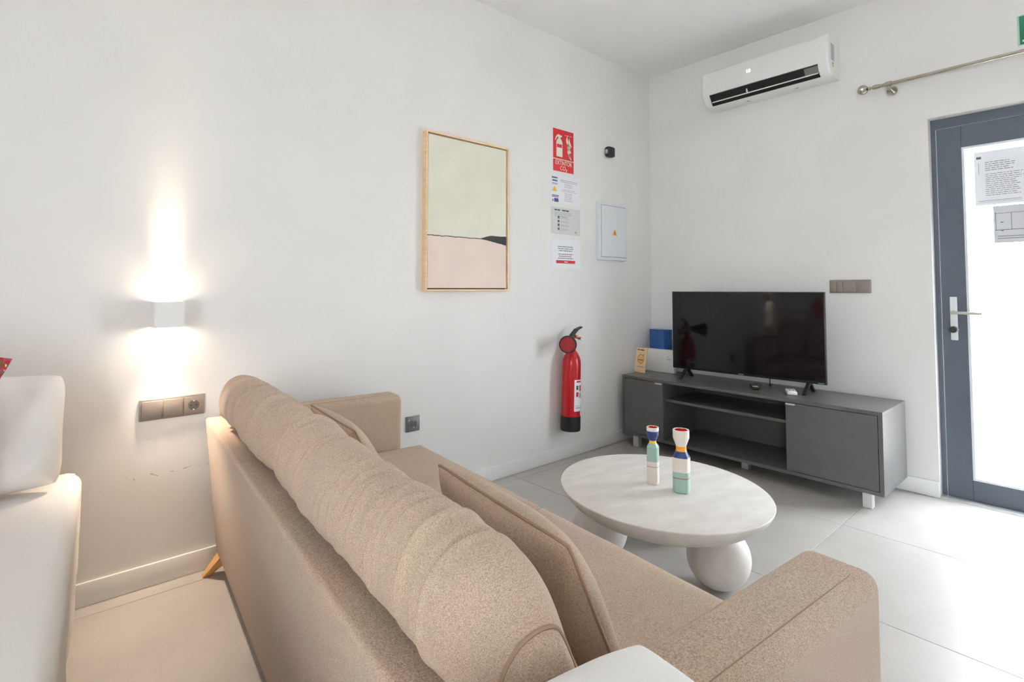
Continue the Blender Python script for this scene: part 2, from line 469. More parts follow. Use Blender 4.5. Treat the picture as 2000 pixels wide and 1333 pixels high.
# handle set
hy = -0.078
bm = bmesh.new()
pts = []
hp = box('handle_plate', LX - .009, LX, hy - .016, hy + .016, .868, 1.108, M['white_metal'], d1, 0.004, 2)
bm = bmesh.new()
bm_cyl(bm, (LX - .009, hy, 1.022), (LX - .055, hy, 1.022), .009, seg=16)
bm_cyl(bm, (LX - .05, hy + .008, 1.022), (LX - .05, hy - .125, 1.018), .0085, seg=16)
from_bm('lever', bm, M['steel'], d1, True, 40)
kn = cyl('lock_ring', (LX - .009, hy, .928), (LX - .02, hy, .928), .019, M['steel'], d1)
cyl('lock_knob', (LX - .02, hy, .928), (LX - .052, hy, .928), .0175, M['black'], d1)
for zz in (1.094, .884):
    cyl('screw', (LX - .009, hy, zz), (LX - .0105, hy, zz), .0045, M['alu'], d1, seg=10)

# papers taped to the glass
def text_lines(name, parent, mat, rects, plane, off):
    """rects: (u0,u1,v0,v1) on the parent's local plane. plane 'y' (left wall) or 'x' (right wall)"""
    vs, fs = [], []
    for (u0, u1, v0, v1) in rects:
        k = len(vs)
        if plane == 'y': vs += [(u0, off, v0), (u1, off, v0), (u1, off, v1), (u0, off, v1)]
        else: vs += [(off, u0, v0), (off, u1, v0), (off, u1, v1), (off, u0, v1)]
        fs.append((k, k + 1, k + 2, k + 3))
    o = pydata(name, vs, fs, mat, parent)
    return o

def word_rows(x0, x1, z_top, n, pitch, h, rnd, center=False, fill=0.85):
    out = []
    for r in range(n):
        z = z_top - r * pitch
        w = (x1 - x0) * rnd.uniform(fill - 0.2, fill)
        a = x0 + ((x1 - x0 - w) / 2 if center else 0); e = a + w
        while a < e - 0.004:
            wl = min(rnd.uniform(.006, .026), e - a)
            out.append((a, a + wl, z - h, z)); a += wl + .0035
    return out
rnd = random.Random(3)
px = 3.80 + LX + .025
p1 = empty('paper_notice', (px, 0.383, 1.755)); tag(p1, 'white printed notice taped high on the door glass', 'paper')
box('sheet', -.0006, 0, -.105, .105, -.15, .145, M['glass_paper'], p1)
rows = [(-a[1], -a[0], a[2], a[3]) for a in word_rows(-.06, .09, .085, 5, .011, .003, rnd) + word_rows(-.06, .095, .02, 12, .0105, .0025, rnd, fill=1.0)]
rows += [(.075, .095, .105, .118), (-.08, .09, -.127, -.125), (-.08, .09, -.134, -.133), (.085, .0865, .02, .085)]
text_lines('printed_text', p1, M['ink'], rows, 'x', -.001)
p2 = empty('paper_floor_plan', (px, 0.312, 1.497)); tag(p2, 'grey floor plan sheet taped below the notice on the door glass', 'paper')
box('sheet', -.0006, 0, -.105, .105, -.10, .10, M['glass_paper2'], p2)
ln_ = [(-.10, .098, .058, .060), (.095, .097, -.035, .066), (.033, .035, -.03, .058), (-.10, .098, -.032, -.029), (-.10, .09, -.066, -.063), (-.10, .09, -.078, -.075), (-.04, -.038, -.03, .058), (.066, .078, .008, .012), (.066, .076, -.037, -.033)]
text_lines('printed_plan', p2, M['ink'], ln_, 'x', -.001)

# ------------------------------------------------------------------ curtain rod
cr_ = empty('curtain_rod', (3.655, 0.96, 2.345)); tag(cr_, 'satin nickel curtain rod with ring finial above the glazed door', 'curtain rod')
cyl('rod', (0, -.075, 0), (0, -1.45, 0), .0105, M['nickel'], cr_)
bm = bmesh.new()
bm_cyl(bm, (0, -.085, 0), (0, -.052, 0), .0125, seg=20); bm_cyl(bm, (0, -.052, 0), (0, -.038, 0), .007, seg=16); bm_cyl(bm, (0, -.038, 0), (0, -.028, 0), .010, seg=16)
from_bm('end_collar', bm, M['nickel'], cr_, True, 40)
lathe('finial', [(.005, -.02), (.018, -.018), (.027, -.009), (.029, 0), (.027, .009), (.018, .018), (.005, .02)], M['nickel'], cr_, 24).rotation_euler = (0, R(65), R(35))
br = cyl('wall_bracket', (.08, -.13, -.022), (.068, -.13, -.022), .026, M['nickel'], cr_)
bm = bmesh.new(); bm_cyl(bm, (.07, -.13, -.022), (0, -.13, -.022), .0075, seg=14); bm_cyl(bm, (0, -.145, 0), (0, -.115, 0), .0145, seg=20); bm_cyl(bm, (0, -.13, -.028), (0, -.13, 0), .0075, seg=14)
from_bm('bracket_arm', bm, M['nickel'], cr_, True, 40)

# exit sign
ex = empty('exit_sign', (XR, 0.28, 2.485)); tag(ex, 'green emergency sign above the curtain rod', 'sign')
box('sign_board', -.002, 0, -.30, 0.008, -.082, .075, new_mat('pale_green_border', srgb(172, 204, 186), 0.4), ex)
box('sign_face', -.003, -.002, -.295, 0.0, -.078, .07, M['green_sign'], ex)
box('printed_line', -.0036, -.003, -.2, -.01, -.066, -.056, M['sign_white'], ex)

# ------------------------------------------------------------------ air conditioner
ac = empty('air_conditioner', (XR, 1.515, 2.46)); tag(ac, 'white split air conditioner mounted high on the wall', 'air conditioner')
AW = 0.412
def ac_prof(n=6):
    p = [(0, 0.008), (-.06, 0.0), (-.125, 0.0), (-.15, .006)]
    p += [(-.168, .018), (-.185, .036), (-.197, .058), (-.203, .08)]
    p += [(-.205, .12), (-.205, .215), (-.2, .238), (-.188, .25), (-.16, .255), (0, .255)]
    return p
def ac_prof_notch():
    p = [(0, 0.008), (-.06, 0.0), (-.125, 0.0), (-.152, .007)]
    p += [(-.125, .03), (-.12, .06), (-.15, .072), (-.203, .079)]
    p += [(-.205, .12), (-.205, .215), (-.2, .238), (-.188, .25), (-.16, .255), (0, .255)]
    return p
def extr(vs, fs, poly, y0, y1, caps=(True, True)):
    n = len(poly); k = len(vs)
    vs += [(p[0], y0, p[1]) for p in poly] + [(p[0], y1, p[1]) for p in poly]
    for i in range(n): fs.append((k + i, k + (i + 1) % n, k + n + (i + 1) % n, k + n + i))
    if caps[0]: fs.append(tuple(k + i for i in range(n))[::-1])
    if caps[1]: fs.append(tuple(k + n + i for i in range(n)))
vs, fs = [], []
extr(vs, fs, ac_prof(), -AW + .012, -.352)
extr(vs, fs, ac_prof_notch(), -.352, .358, (False, False))
extr(vs, fs, ac_prof(), .358, AW - .012)
ac_end = [(p[0] * .97, .004 + (p[1]) * .97) for p in ac_prof()]
for sgn in (-1, 1):
    k = len(vs); n = len(ac_end)
    vs += [(p[0], sgn * (AW - .012), p[1]) for p in ac_prof()] + [(p[0], sgn * AW, p[1]) for p in ac_end]
    for i in range(n): fs.append((k + i, k + (i + 1) % n, k + n + (i + 1) % n, k + n + i))
    fs.append(tuple(k + n + i for i in range(n)))
pydata('casing', vs, fs, M['white'], ac, True, 30)
prism('vent_recess', [(-.124, .031), (-.152, .0085), (-.156, .0115), (-.199, .076), (-.15, .0715), (-.1205, .0595)], 'y', -.3515, .3575, M['darkgap'], ac)
for k in range(15):
    yy = -.33 + k * .0475
    prism('vent_fin', [(-.16, .022), (-.168, .028), (-.190, .066), (-.18, .069), (-.15, .055)], 'y', yy, yy + .0025, M['black'], ac)
prism('louver', [(-.1725, .0255), (-.1765, .0315), (-.142, .048), (-.139, .042)], 'y', -.345, .350, M['white'], ac)
prism('filter_flap', [(-.17, .032), (-.174, .034), (-.196, .07), (-.192, .071)], 'y', -.35, -.27, new_mat('grey_vane', srgb(110, 110, 108), 0.6), ac)
box('louver_clip', -.186, -.17, .093, .1, .034, .058, M['white'], ac)
text_mesh('display_digits', '18', .034, M['lcd'], ac, (-.2062, .075, .165), ROT_RW)
lab = box('rating_sticker', -.155, -.10, -AW - .0008, -AW + .002, .10, .205, new_mat('grey_sticker', srgb(176, 178, 178), 0.6), ac)
text_lines('sticker_print', ac, M['ink'], [], 'y', 0) if False else None
for zz in (.062, .078):
    box('energy_mark', -.14, -.11, -AW - .0008, -AW + .002, zz, zz + .010, M['orange'] if zz < .07 else M['ink_light'], ac)
for yy in (-.2, .12):
    box('screw_cover', -.10, -.085, yy, yy + .018, -.001, .003, M['ink_light'], ac)

# ------------------------------------------------------------------ switch plates and sockets
def plate_lw(name, cx, cz, n, matp, label, socket_last=True):
    o = empty(name, (cx, YF, cz)); tag(o, label, 'socket' if n == 1 else 'switch')
    w = .0713 * n + .0105; h = .0815
    box('frame', -w / 2, w / 2, -.009, 0, -h / 2, h / 2, matp, o, .0025, 2)
    for k in range(n):
        c = -w / 2 + .00525 + .0713 * (k + .5)
        if k == n - 1 and socket_last:
            box('socket_cover', c - .0335, c + .0335, -.0125, -.008, -.0335, .0335, matp, o, .002, 2)
            cyl('socket_ring', (c, -.0125, 0), (c, -.0140, 0), .0222, matp, o)
            cyl('socket_well', (c, -.0138, 0), (c, -.0146, 0), .0198, M['plate_dark'], o)
            for s in (-1, 1):
                cyl('socket_hole', (c + s * .0095, -.0144, 0), (c + s * .0095, -.0150, 0), .0026, M['darkgap'], o, seg=10)
                box('earth_clip', c - .003, c + .003, -.0155, -.014, s * .0175 - .002, s * .0175 + .002, M['alu'], o)
        else:
            box('rocker', c - .0335, c + .0335, -.0135, -.008, -.0335, .0335, matp, o, .002, 2)
    return o
plate_lw('switch_plate', .399, .678, 3, M['plate'], 'bronze grey triple plate with two rockers and a socket under the wall lamp')
plate_lw('wall_socket', 1.500, .430, 1, M['plate_grey'], 'single slate grey wall socket beside the sofa armrest')
sp = empty('switch_plate', (XR, 1.078, 1.167)); tag(sp, 'bronze grey triple light switch between television and glazed door', 'switch')
w = .0713 * 3 + .0105
box('frame', -.009, 0, -w / 2, w / 2, -.0407, .0407, M['plate'], sp, .0025, 2)
for k in range(3):
    c = w / 2 - .00525 - .0713 * (k + .5)
    if k == 0:
        box('rocker', -.0135, -.008, c + .001, c + .0335, -.0335, .0335, M['plate'], sp, .002, 2)
        box('rocker', -.0135, -.008, c - .0335, c - .001, -.0335, .0335, M['plate'], sp, .002, 2)
    else:
        box('rocker', -.0135, -.008, c - .0335, c + .0335, -.0335, .0335, M['plate'], sp, .002, 2)

# ------------------------------------------------------------------ electrical panel, sensor
ep = empty('electrical_panel', (3.205, YF, 1.58)); tag(ep, 'pale grey electrical panel with an orange warning triangle', 'panel')
PW, PH = .165, .213
box('panel_frame', -PW, PW, -.028, 0, -PH, PH, M['panel'], ep, .004, 2)
box('door_gap', -PW + .022, PW - .008, -.0286, -.027, -PH + .022, PH - .016, new_mat('grey_shadow_gap', srgb(120, 126, 132), .6), ep)
box('panel_door', -PW + .025, PW - .011, -.031, -.027, -PH + .025, PH - .019, M['panel'], ep, .0015, 1)
tri = [(.0, .028), (-.028, -.02), (.028, -.02)]
prism('warning_triangle', [(x * .95 + .015, z * .95 - .005) for x, z in tri], 'y', -.0318, -.031, M['orange'], ep)
prism('warning_bolt', [(.017, .008), (.008, -.008), (.014, -.007), (.010, -.02), (.021, -.004), (.015, -.005)], 'y', -.0324, -.0318, M['ink'], ep)
sn = empty('wall_sensor', (3.172, YF, 2.187)); tag(sn, 'small black wall sensor above the electrical panel', 'sensor')
cyl('mount_plate', (-.01, 0, .003), (-.01, -.006, .003), .034, M['white'], sn)
box('housing', -.036, .042, -.05, -.004, -.040, .036, M['black'], sn, .014, 3)
box('lens', -.039, -.0355, -.035, -.018, -.018, .012, new_mat('pale_lens', (.6, .6, .6, 1), .3), sn)

# ------------------------------------------------------------------ fire signs and notices
sg = empty('extinguisher_sign', (2.690, YF, 2.112)); tag(sg, 'red fire extinguisher sign with white pictograms', 'sign')
SW, SH = .103, .147
box('sign_board', -SW, SW, -.002, 0, -SH, SH, M['sign_red'], sg)
def white_poly(name, pts, parent=None, y=-.0026):
    return prism(name, pts, 'y', y, -.002, M['sign_white'], parent or sg)
ext_pts = [(-.072, -.045), (-.012, -.045), (-.012, .055), (-.02, .072), (-.031, .082), (-.031, .092), (-.015, .098), (-.018, .106), (-.036, .106), (-.044, .112), (-.062, .106), (-.078, .09), (-.086, .068), (-.078, .066), (-.070, .084), (-.058, .094), (-.053, .092), (-.053, .082), (-.064, .072), (-.072, .055)]
white_poly('extinguisher_pictogram', ext_pts)
box('pictogram_band', -.067, -.018, -.0032, -.0026, .018, .042, M['sign_red'], sg)
def flame(x, z, s, w):
    L = []; Rr = []
    for k in range(9):
        t = k / 8
        cx = x + s * (-.010 * math.sin(t * 3.0)) - .020 * t * s
        hw_ = w * s * math.sin(math.pi * min(1, .12 + t * .88)) ** .8 * (1 - .3 * t)
        L.append((cx - hw_, z + t * .062 * s)); Rr.append((cx + hw_, z + t * .062 * s))
    return L + Rr[::-1]
for (fx, fz, fs_, fw_) in ((.080, .040, 1.0, .009), (.066, .028, 1.35, .010), (.072, -.004, 1.15, .011), (.070, -.032, 1.0, .012), (.078, -.052, .7, .015)):
    white_poly('flame_pictogram', flame(fx, fz, fs_, fw_))
box('divider_line', -SW, SW, -.0026, -.002, -.066, -.060, M['sign_white'], sg)
text_mesh('sign_text', 'EXTINTOR', .043, M['sign_white'], sg, (0, -.0026, -.088), ROT_LW, .0003, sx=.80)
text_mesh('sign_text', 'CO\u2082', .043, M['sign_white'], sg, (0, -.0026, -.124), ROT_LW, .0003, sx=.86)
text_lines('maker_mark', sg, M['sign_white'], [(.012, .03, .113, .116), (.034, .05, .112, .117), (.054, .085, .113, .116)], 'y', -.0027)

def notice(cz, hgt, label, mat):
    o = empty('wall_notice', (2.712, YF, cz)); tag(o, label, 'notice', 'notices under the red sign')
    box('sheet', -.148, .148, -.0015, 0, -hgt / 2, hgt / 2, mat, o)
    return o
n1 = notice(1.838, .196, 'white notice with small orange warning triangle, directly under the red sign', M['paper'])
rr1 = word_rows(-.07, .135, .07, 2, .011, .004, rnd, True, 1.0) + word_rows(-.04, .09, .046, 3, .011, .003, rnd, True, .8) + word_rows(-.05, .11, .005, 2, .011, .003, rnd, True, 1) + word_rows(-.03, .08, -.020, 6, .0105, .003, rnd, True, .8)
text_lines('printed_text', n1, M['ink_light'], rr1, 'y', -.0019)
text_lines('printed_heading', n1, M['ink_blue'], [(-.140, -.095, .073, .083), (-.093, -.083, .073, .083), (-.135, -.085, .053, .063), (-.137, -.08, .038, .041), (-.137, -.085, .031, .034)], 'y', -.0019)
prism('warning_triangle', [(-.112 + x * .8, .0 + z * .8) for x, z in tri], 'y', -.0022, -.0015, M['orange'], n1)
text_lines('printed_logo', n1, M['ink_blue'], [(-.14, -.072, -.048, -.042), (-.14, -.074, -.057, -.052), (-.118, -.075, -.089, -.064), (-.135, -.126, -.087, -.072)], 'y', -.0019)
n2 = notice(1.622, .186, 'light grey notice with four small dark icons in a column', M['paper_grey'])
rr2 = word_rows(-.115, .06, .058, 3, .012, .004, rnd, False, 1)
for k in range(4):
    rr2 += word_rows(-.055, .045, .026 - k * .0265, 2, .008, .003, rnd, False, .9)
text_lines('printed_text', n2, M['ink_light'], rr2, 'y', -.0019)
text_lines('printed_heading', n2, M['ink'], [(-.115, -.09, .068, .078), (-.086, -.06, .068, .078), (-.04, -.005, .068, .078), (-.003, .03, .068, .078)] , 'y', -.0019)
for k in range(4):
    box('printed_icon', -.083, -.066, -.0021, -.0015, .014 - k * .0265, .031 - k * .0265, M['ink'], n2)
text_lines('printed_mark', n2, M['ink_light'], [(.09, .11, -.078, -.066)], 'y', -.0019)
n3 = notice(1.394, .200, 'white notice with a red bar along its lower edge', M['paper'])
text_lines('printed_text', n3, M['ink'], word_rows(-.085, .075, .052, 3, .014, .005, rnd, True, 1) + word_rows(-.085, .075, .0, 3, .014, .005, rnd, True, 1), 'y', -.0019)
box('red_bar', -.10, .092, -.0021, -.0015, -.066, -.045, M['sign_red'], n3)
text_lines('bar_text', n3, M['paper'], [(-.02, -.004, -.059, -.053), (-.001, .014, -.059, -.053)], 'y', -.0023)

# ------------------------------------------------------------------ fire extinguisher
fe = empty('fire_extinguisher', (2.655, YF - .085, .215)); tag(fe, 'red fire extinguisher with black base hung on the wall', 'fire extinguisher')
fe.rotation_euler = (0, R(2.2), 0)
ER = .062
lathe('cylinder', [(ER, .04), (ER, .43), (ER * .97, .455), (ER * .86, .482), (ER * .62, .508), (.028, .522), (.024, .53), (.024, .56)], M['red'], fe, 40)
lathe('foot_ring', [(ER + .003, -.002), (ER + .005, .01), (ER + .004, .092), (ER, .094)], M['black'], fe, 40)
lathe('valve', [(.017, .555), (.017, .585), (.013, .6), (.013, .615)], M['nickel'], fe, 20)
bm = bmesh.new(); bm_box(bm, -.02, .085, -.011, .011, .604, .612, .003, 1)
lev = from_bm('carry_handle', bm, M['nickel'], fe, True, 40)
prism('squeeze_lever', [(-.03, .606), (-.012, .632), (.03, .668), (.085, .684), (.09, .676), (.05, .660), (.02, .634), (.004, .61)], 'y', -.012, .012, M['black'], fe)
prism('safety_pin', [(.012, .622), (.02, .630), (.075, .604), (.082, .592), (.07, .594), (.03, .606)], 'y', -.006, .006, M['red'], fe)
prism('pin_seal', [(.03, .618), (.04, .626), (.06, .612), (.052, .604)], 'y', -.009, .009, M['orange'], fe)
hp_ = empty('discharge_horn', (0, 0, 0))
bpy.data.objects.remove(hp_)
hd = Vector((-.80, -.58, -.12)).normalized()
hb = Vector((-.03, -.01, .590)); ht = hb + hd * .135
bm = bmesh.new(); bm_cyl(bm, hb, ht, .018, .056, 32, False); hn = from_bm('discharge_horn', bm, M['black'], fe, True, 60)
cyl('horn_rim', ht - hd * .006, ht + hd * .004, .0575, M['black'], fe, seg=32)
cyl('horn_face', ht + hd * .003, ht + hd * .006, .049, new_mat('dark_red_horn_lining', srgb(150, 26, 36), .5), fe, seg=32)
# label wraps around the cylinder towards the right
vs, fs = [], []
for k in range(11):
    a = R(-78 + k * 10.5)
    for z in (.13, .335):
        vs.append(((ER + .0008) * math.sin(a) * 1.0 + 0, -(ER + .0008) * math.cos(a), z))
a_off = R(50)
vs = [(v[0] * math.cos(a_off) - v[1] * math.sin(a_off), v[0] * math.sin(a_off) + v[1] * math.cos(a_off), v[2]) for v in vs]
for k in range(10): fs.append((2 * k, 2 * k + 2, 2 * k + 3, 2 * k + 1))
lb = pydata('label', vs, fs, M['paper'], fe, True)
def lab_patch(a0, a1, z0, z1, mat, name):
    v, f = [], []
    for k in range(6):
        a = R(a0 + (a1 - a0) * k / 5) ; r = ER + .0014
        for z in (z0, z1): v.append((r * math.sin(a), -r * math.cos(a), z))
    v = [(q[0] * math.cos(a_off) - q[1] * math.sin(a_off), q[0] * math.sin(a_off) + q[1] * math.cos(a_off), q[2]) for q in v]
    for k in range(5): f.append((2 * k, 2 * k + 2, 2 * k + 3, 2 * k + 1))
    pydata(name, v, f, mat, lb, True)
lab_patch(-64, 10, .318, .328, M['sign_red'], 'label_band')
lab_patch(-66, -50, .27, .298, M['ink'], 'label_icon'); lab_patch(-40, 10, .26, .298, M['sign_red'], 'label_panel')
lab_patch(-66, -48, .225, .255, M['sign_red'], 'label_panel'); lab_patch(-40, 10, .215, .25, M['ink_light'], 'label_panel')
lab_patch(-66, 10, .150, .154, M['ink'], 'label_line'); lab_patch(-66, 10, .162, .165, M['ink_light'], 'label_line')
box('wall_hook', -.012, .012, .02, .085, .54, .575, M['nickel'], fe)

# ------------------------------------------------------------------ framed picture
pf = empty('framed_picture', (1.852, YF, 1.584)); tag(pf, 'abstract landscape canvas in cream and pink in thin oak frame', 'picture')
PWd, PHt, PD = .3, .444, .04
fr = .0095
for nm, a in (('frame_strip', (-PWd, -PWd + fr, -PD, 0, -PHt, PHt)), ('frame_strip', (PWd - fr, PWd, -PD, 0, -PHt, PHt)),
              ('frame_strip', (-PWd + fr, PWd - fr, -PD, 0, PHt - fr, PHt)), ('frame_strip', (-PWd + fr, PWd - fr, -PD, 0, -PHt, -PHt + fr))):
    box(nm, *a, M['oak'], pf, .001, 1)
box('shadow_gap', -PWd + fr, PWd - fr, -.012, -.001, -PHt + fr, PHt - fr, new_mat('dark_frame_recess', srgb(60, 52, 44), .8), pf)
cm = new_mat('painted_canvas', (1, 1, 1, 1), .85, 0, .2)
mp = coords(cm); sx_ = nd(cm, 'ShaderNodeSeparateXYZ'); ln(cm, mp, 'Vector', sx_, 'Vector')
def mth(op, a, b=None, c=None):
    n = nd(cm, 'ShaderNodeMath', operation=op)
    for i, v in enumerate((a, b, c)):
        if v is None: continue
        if isinstance(v, tuple): ln(cm, v[0], v[1], n, i)
        else: n.inputs[i].default_value = v
    return (n, 'Value')
nz = nd(cm, 'ShaderNodeTexNoise'); nz.inputs['Scale'].default_value = 22; nz.inputs['Detail'].default_value = 4; ln(cm, mp, 'Vector', nz, 'Vector')
wob = mth('MULTIPLY', mth('SUBTRACT', (nz, 'Fac'), .5), .012)
up_ = mth('MULTIPLY', mth('MAXIMUM', mth('SUBTRACT', (sx_, 'X'), .085), 0), .11)
up2 = mth('MINIMUM', mth('MULTIPLY', mth('MAXIMUM', mth('SUBTRACT', (sx_, 'X'), .085), 0), .30), .022)
lo_ = mth('MULTIPLY', mth('MAXIMUM', mth('SUBTRACT', (sx_, 'X'), .085), 0), -.13)
base_v = -.135
top_l = mth('ADD', mth('ADD', base_v + .0025, wob), up2)
bot_l = mth('ADD', mth('ADD', base_v - .0025, wob), lo_)
is_top = mth('GREATER_THAN', (sx_, 'Z'), top_l)
is_bot = mth('LESS_THAN', (sx_, 'Z'), bot_l)
n2_ = nd(cm, 'ShaderNodeTexNoise'); n2_.inputs['Scale'].default_value = 6; n2_.inputs['Detail'].default_value = 5; ln(cm, mp, 'Vector', n2_, 'Vector')
def ramp(c1, c2):
    r = nd(cm, 'ShaderNodeValToRGB'); r.color_ramp.elements[0].position = .35; r.color_ramp.elements[0].color = c1
    r.color_ramp.elements[1].position = .65; r.color_ramp.elements[1].color = c2; ln(cm, n2_, 'Fac', r, 'Fac'); return r
rt_, rb_ = ramp(srgb(222, 219, 203), srgb(228, 226, 212)), ramp(srgb(232, 212, 202), srgb(226, 206, 198))
mx1 = nd(cm, 'ShaderNodeMix', data_type='RGBA'); mx1.inputs[6].default_value = srgb(66, 66, 68)
ln(cm, is_top[0], 'Value', mx1, 0); ln(cm, rt_, 'Color', mx1, 7)
mx2 = nd(cm, 'ShaderNodeMix', data_type='RGBA'); ln(cm, is_bot[0], 'Value', mx2, 0); ln(cm, mx1, 2, mx2, 6); ln(cm, rb_, 'Color', mx2, 7)
ln(cm, mx2, 2, bsdf(cm), 'Base Color')
box('canvas', -PWd + fr + .0065, PWd - fr - .0065, -.032, -.012, -PHt + fr + .0065, PHt - fr - .0065, cm, pf, .001, 1)

# ------------------------------------------------------------------ wall lamp
em = new_mat('warm_led', (1, 1, 1, 1), .5)
bsdf(em).inputs['Emission Color'].default_value = (1, .74, .48, 1); bsdf(em).inputs['Emission Strength'].default_value = 5
def wall_lamp(x, label):
    wl = empty('wall_lamp', (x, YF, 1.052)); tag(wl, label, 'lamp')
    LW, LH, t_ = .05, .05, .004
    bm = bmesh.new()
    for a in ((-LW, LW, -.1, -.1 + t_), (-LW, LW, -t_, 0), (-LW, -LW + t_, -.1 + t_, -t_), (LW - t_, LW, -.1 + t_, -t_)):
        bm_box(bm, a[0], a[1], a[2], a[3], -LH, LH)
    from_bm('lamp_body', bm, M['white'], wl)
    box('led_core', -.03, .03, -.07, -.03, -.030, .030, em, wl, .004, 2)
    for s in (1, -1):
        # narrow grazing beam close to the wall
        l = bpy.data.lights.new('lamp_beam', 'AREA'); l.shape = 'RECTANGLE'; l.size = .07; l.size_y = .03
        l.energy = .16 if s > 0 else .07; l.color = (1, .80, .58); l.spread = R(22)
        o = bpy.data.objects.new('lamp_beam', l); col.objects.link(o); o.parent = wl
        o.location = (0, -.028, s * .044); o.rotation_euler = (R(180 - 7) if s > 0 else R(7), 0, 0)
        # outward cone that lights the floor and the ceiling
        l3 = bpy.data.lights.new('lamp_cone', 'SPOT'); l3.energy = 14 if s > 0 else 22; l3.color = (1, .79, .60)
        l3.spot_size = R(84); l3.spot_blend = .9; l3.shadow_soft_size = .02
        o3 = bpy.data.objects.new('lamp_cone', l3); col.objects.link(o3); o3.parent = wl
        o3.location = (0, -.06, s * .046); o3.rotation_euler = (R(180 + 24) if s > 0 else R(-19), 0, 0)
        # wide glow
        l2 = bpy.data.lights.new('lamp_glow', 'AREA'); l2.shape = 'RECTANGLE'; l2.size = .08; l2.size_y = .08
        l2.energy = .36 if s > 0 else .55; l2.color = (1, .77, .56)
        o2 = bpy.data.objects.new('lamp_glow', l2); col.objects.link(o2); o2.parent = wl
        o2.location = (0, -.05, s * .046); o2.rotation_euler = (R(180) if s > 0 else 0, 0, 0)
wall_lamp(.366, 'white cube wall lamp throwing warm light beside the sofa')
wall_lamp(-1.62, 'added unseen white cube wall lamp beyond the bed for warm fill light')  # unseen twin lamp, added to warm and brighten the left side

# ------------------------------------------------------------------ television stand
SX0, SX1, SY0, SY1, SZ0, SZ1 = 3.25, 3.695, .808, 2.445, .084, .515
ts = empty('tv_stand', ((SX0 + SX1) / 2, (SY0 + SY1) / 2, 0)); tag(ts, 'long dark grey low cabinet with open middle shelves and two doors', 'cabinet')
def sb(name, x0, x1, y0, y1, z0, z1, mat=M['laminate'], bev=.0008, parent=ts):
    cx, cy = (SX0 + SX1) / 2, (SY0 + SY1) / 2
    return box(name, x0 - cx, x1 - cx, y0 - cy, y1 - cy, z0, z1, mat, parent, bev, 1)
BTK = .02
sb('top_board', SX0, SX1, SY0, SY1, SZ1 - BTK, SZ1)
sb('bottom_board', SX0, SX1, SY0, SY1, SZ0, SZ0 + BTK)
sb('side_board', SX0, SX1, SY0, SY0 + BTK, SZ0 + BTK, SZ1 - BTK)
sb('side_board', SX0, SX1, SY1 - BTK, SY1, SZ0 + BTK, SZ1 - BTK)
sb('back_board', SX1 - .012, SX1 - .001, SY0 + BTK, SY1 - BTK, SZ0 + BTK, SZ1 - BTK)
YD1, YD2 = 1.285, 2.10
sb('divider', SX0 + .004, SX1 - .012, YD1 - .018, YD1, SZ0 + BTK, SZ1 - BTK)
sb('divider', SX0 + .004, SX1 - .012, YD2, YD2 + .018, SZ0 + BTK, SZ1 - BTK)
sb('shelf', SX0 + .03, SX1 - .012, YD1, YD2, .365, .383)
da = sb('door', SX0 - .001, SX0 + .017, SY0 + BTK + .003, YD1 - .001, SZ0 + BTK + .003, SZ1 - BTK - .003)
db = sb('door', SX0 - .001, SX0 + .017, YD2 + .001, SY1 - BTK - .003, SZ0 + BTK + .003, SZ1 - BTK - .003)
sb('handle', SX0 - .012, SX0 - .001, YD1 - .055, YD1 - .004, SZ1 - BTK - .012, SZ1 - BTK - .003, M['alu'], .001, da)
sb('handle', SX0 - .012, SX0 - .001, YD2 + .006, YD2 + .057, SZ1 - BTK - .012, SZ1 - BTK - .003, M['alu'], .001, db)
for (lx, ly) in ((SX0 + .05, SY0 + .085), (SX0 + .05, SY1 - .095), (3.42, 1.60), (SX1 - .06, SY0 + .085), (SX1 - .06, SY1 - .095)):
    sb('leg', lx - .022, lx + .022, ly - .022, ly + .022, 0.0005, SZ0, M['alu'], .001)

# television
tv = empty('television', (3.49, 1.652, SZ1), R(2.2)); tag(tv, 'black flat screen television standing on the dark grey cabinet', 'television')
TW = .503
box('back_housing', .012, .055, -TW + .06, TW - .06, .10, .52, M['black'], tv, .01, 2)
box('bezel', 0, .022, -TW, TW, .062, .618, M['black'], tv, .003, 2)
box('screen', -.0012, .001, -TW + .006, TW - .006, .078, .612, M['screen'], tv)
text_lines('brand_mark', tv, M['ink_light'], [(-.012 + k * .0075, -.0065 + k * .0075, .0665, .0735) for k in range(5)], 'x', -.0006)
text_lines('model_mark', tv, M['ink_light'], [(-TW + .012, -TW + .045, .067, .071)], 'x', -.0006)
for s in (-1, 1):
    yy = s * (TW - .10)
    prism('foot', [(.012, .075), (.028, .075), (.10, .006), (.10, 0), (.088, 0), (.020, .058), (-.072, 0), (-.088, 0), (-.088, .006), (.004, .068)], 'y', yy - .009, yy + .009, M['black'], tv)
tube('power_cable', [(.035, -.16, .14), (.05, -.16, .06), (.055, -.158, .02), (.07, -.15, .003), (.16, -.13, .003)], .003, M['black'], tv)

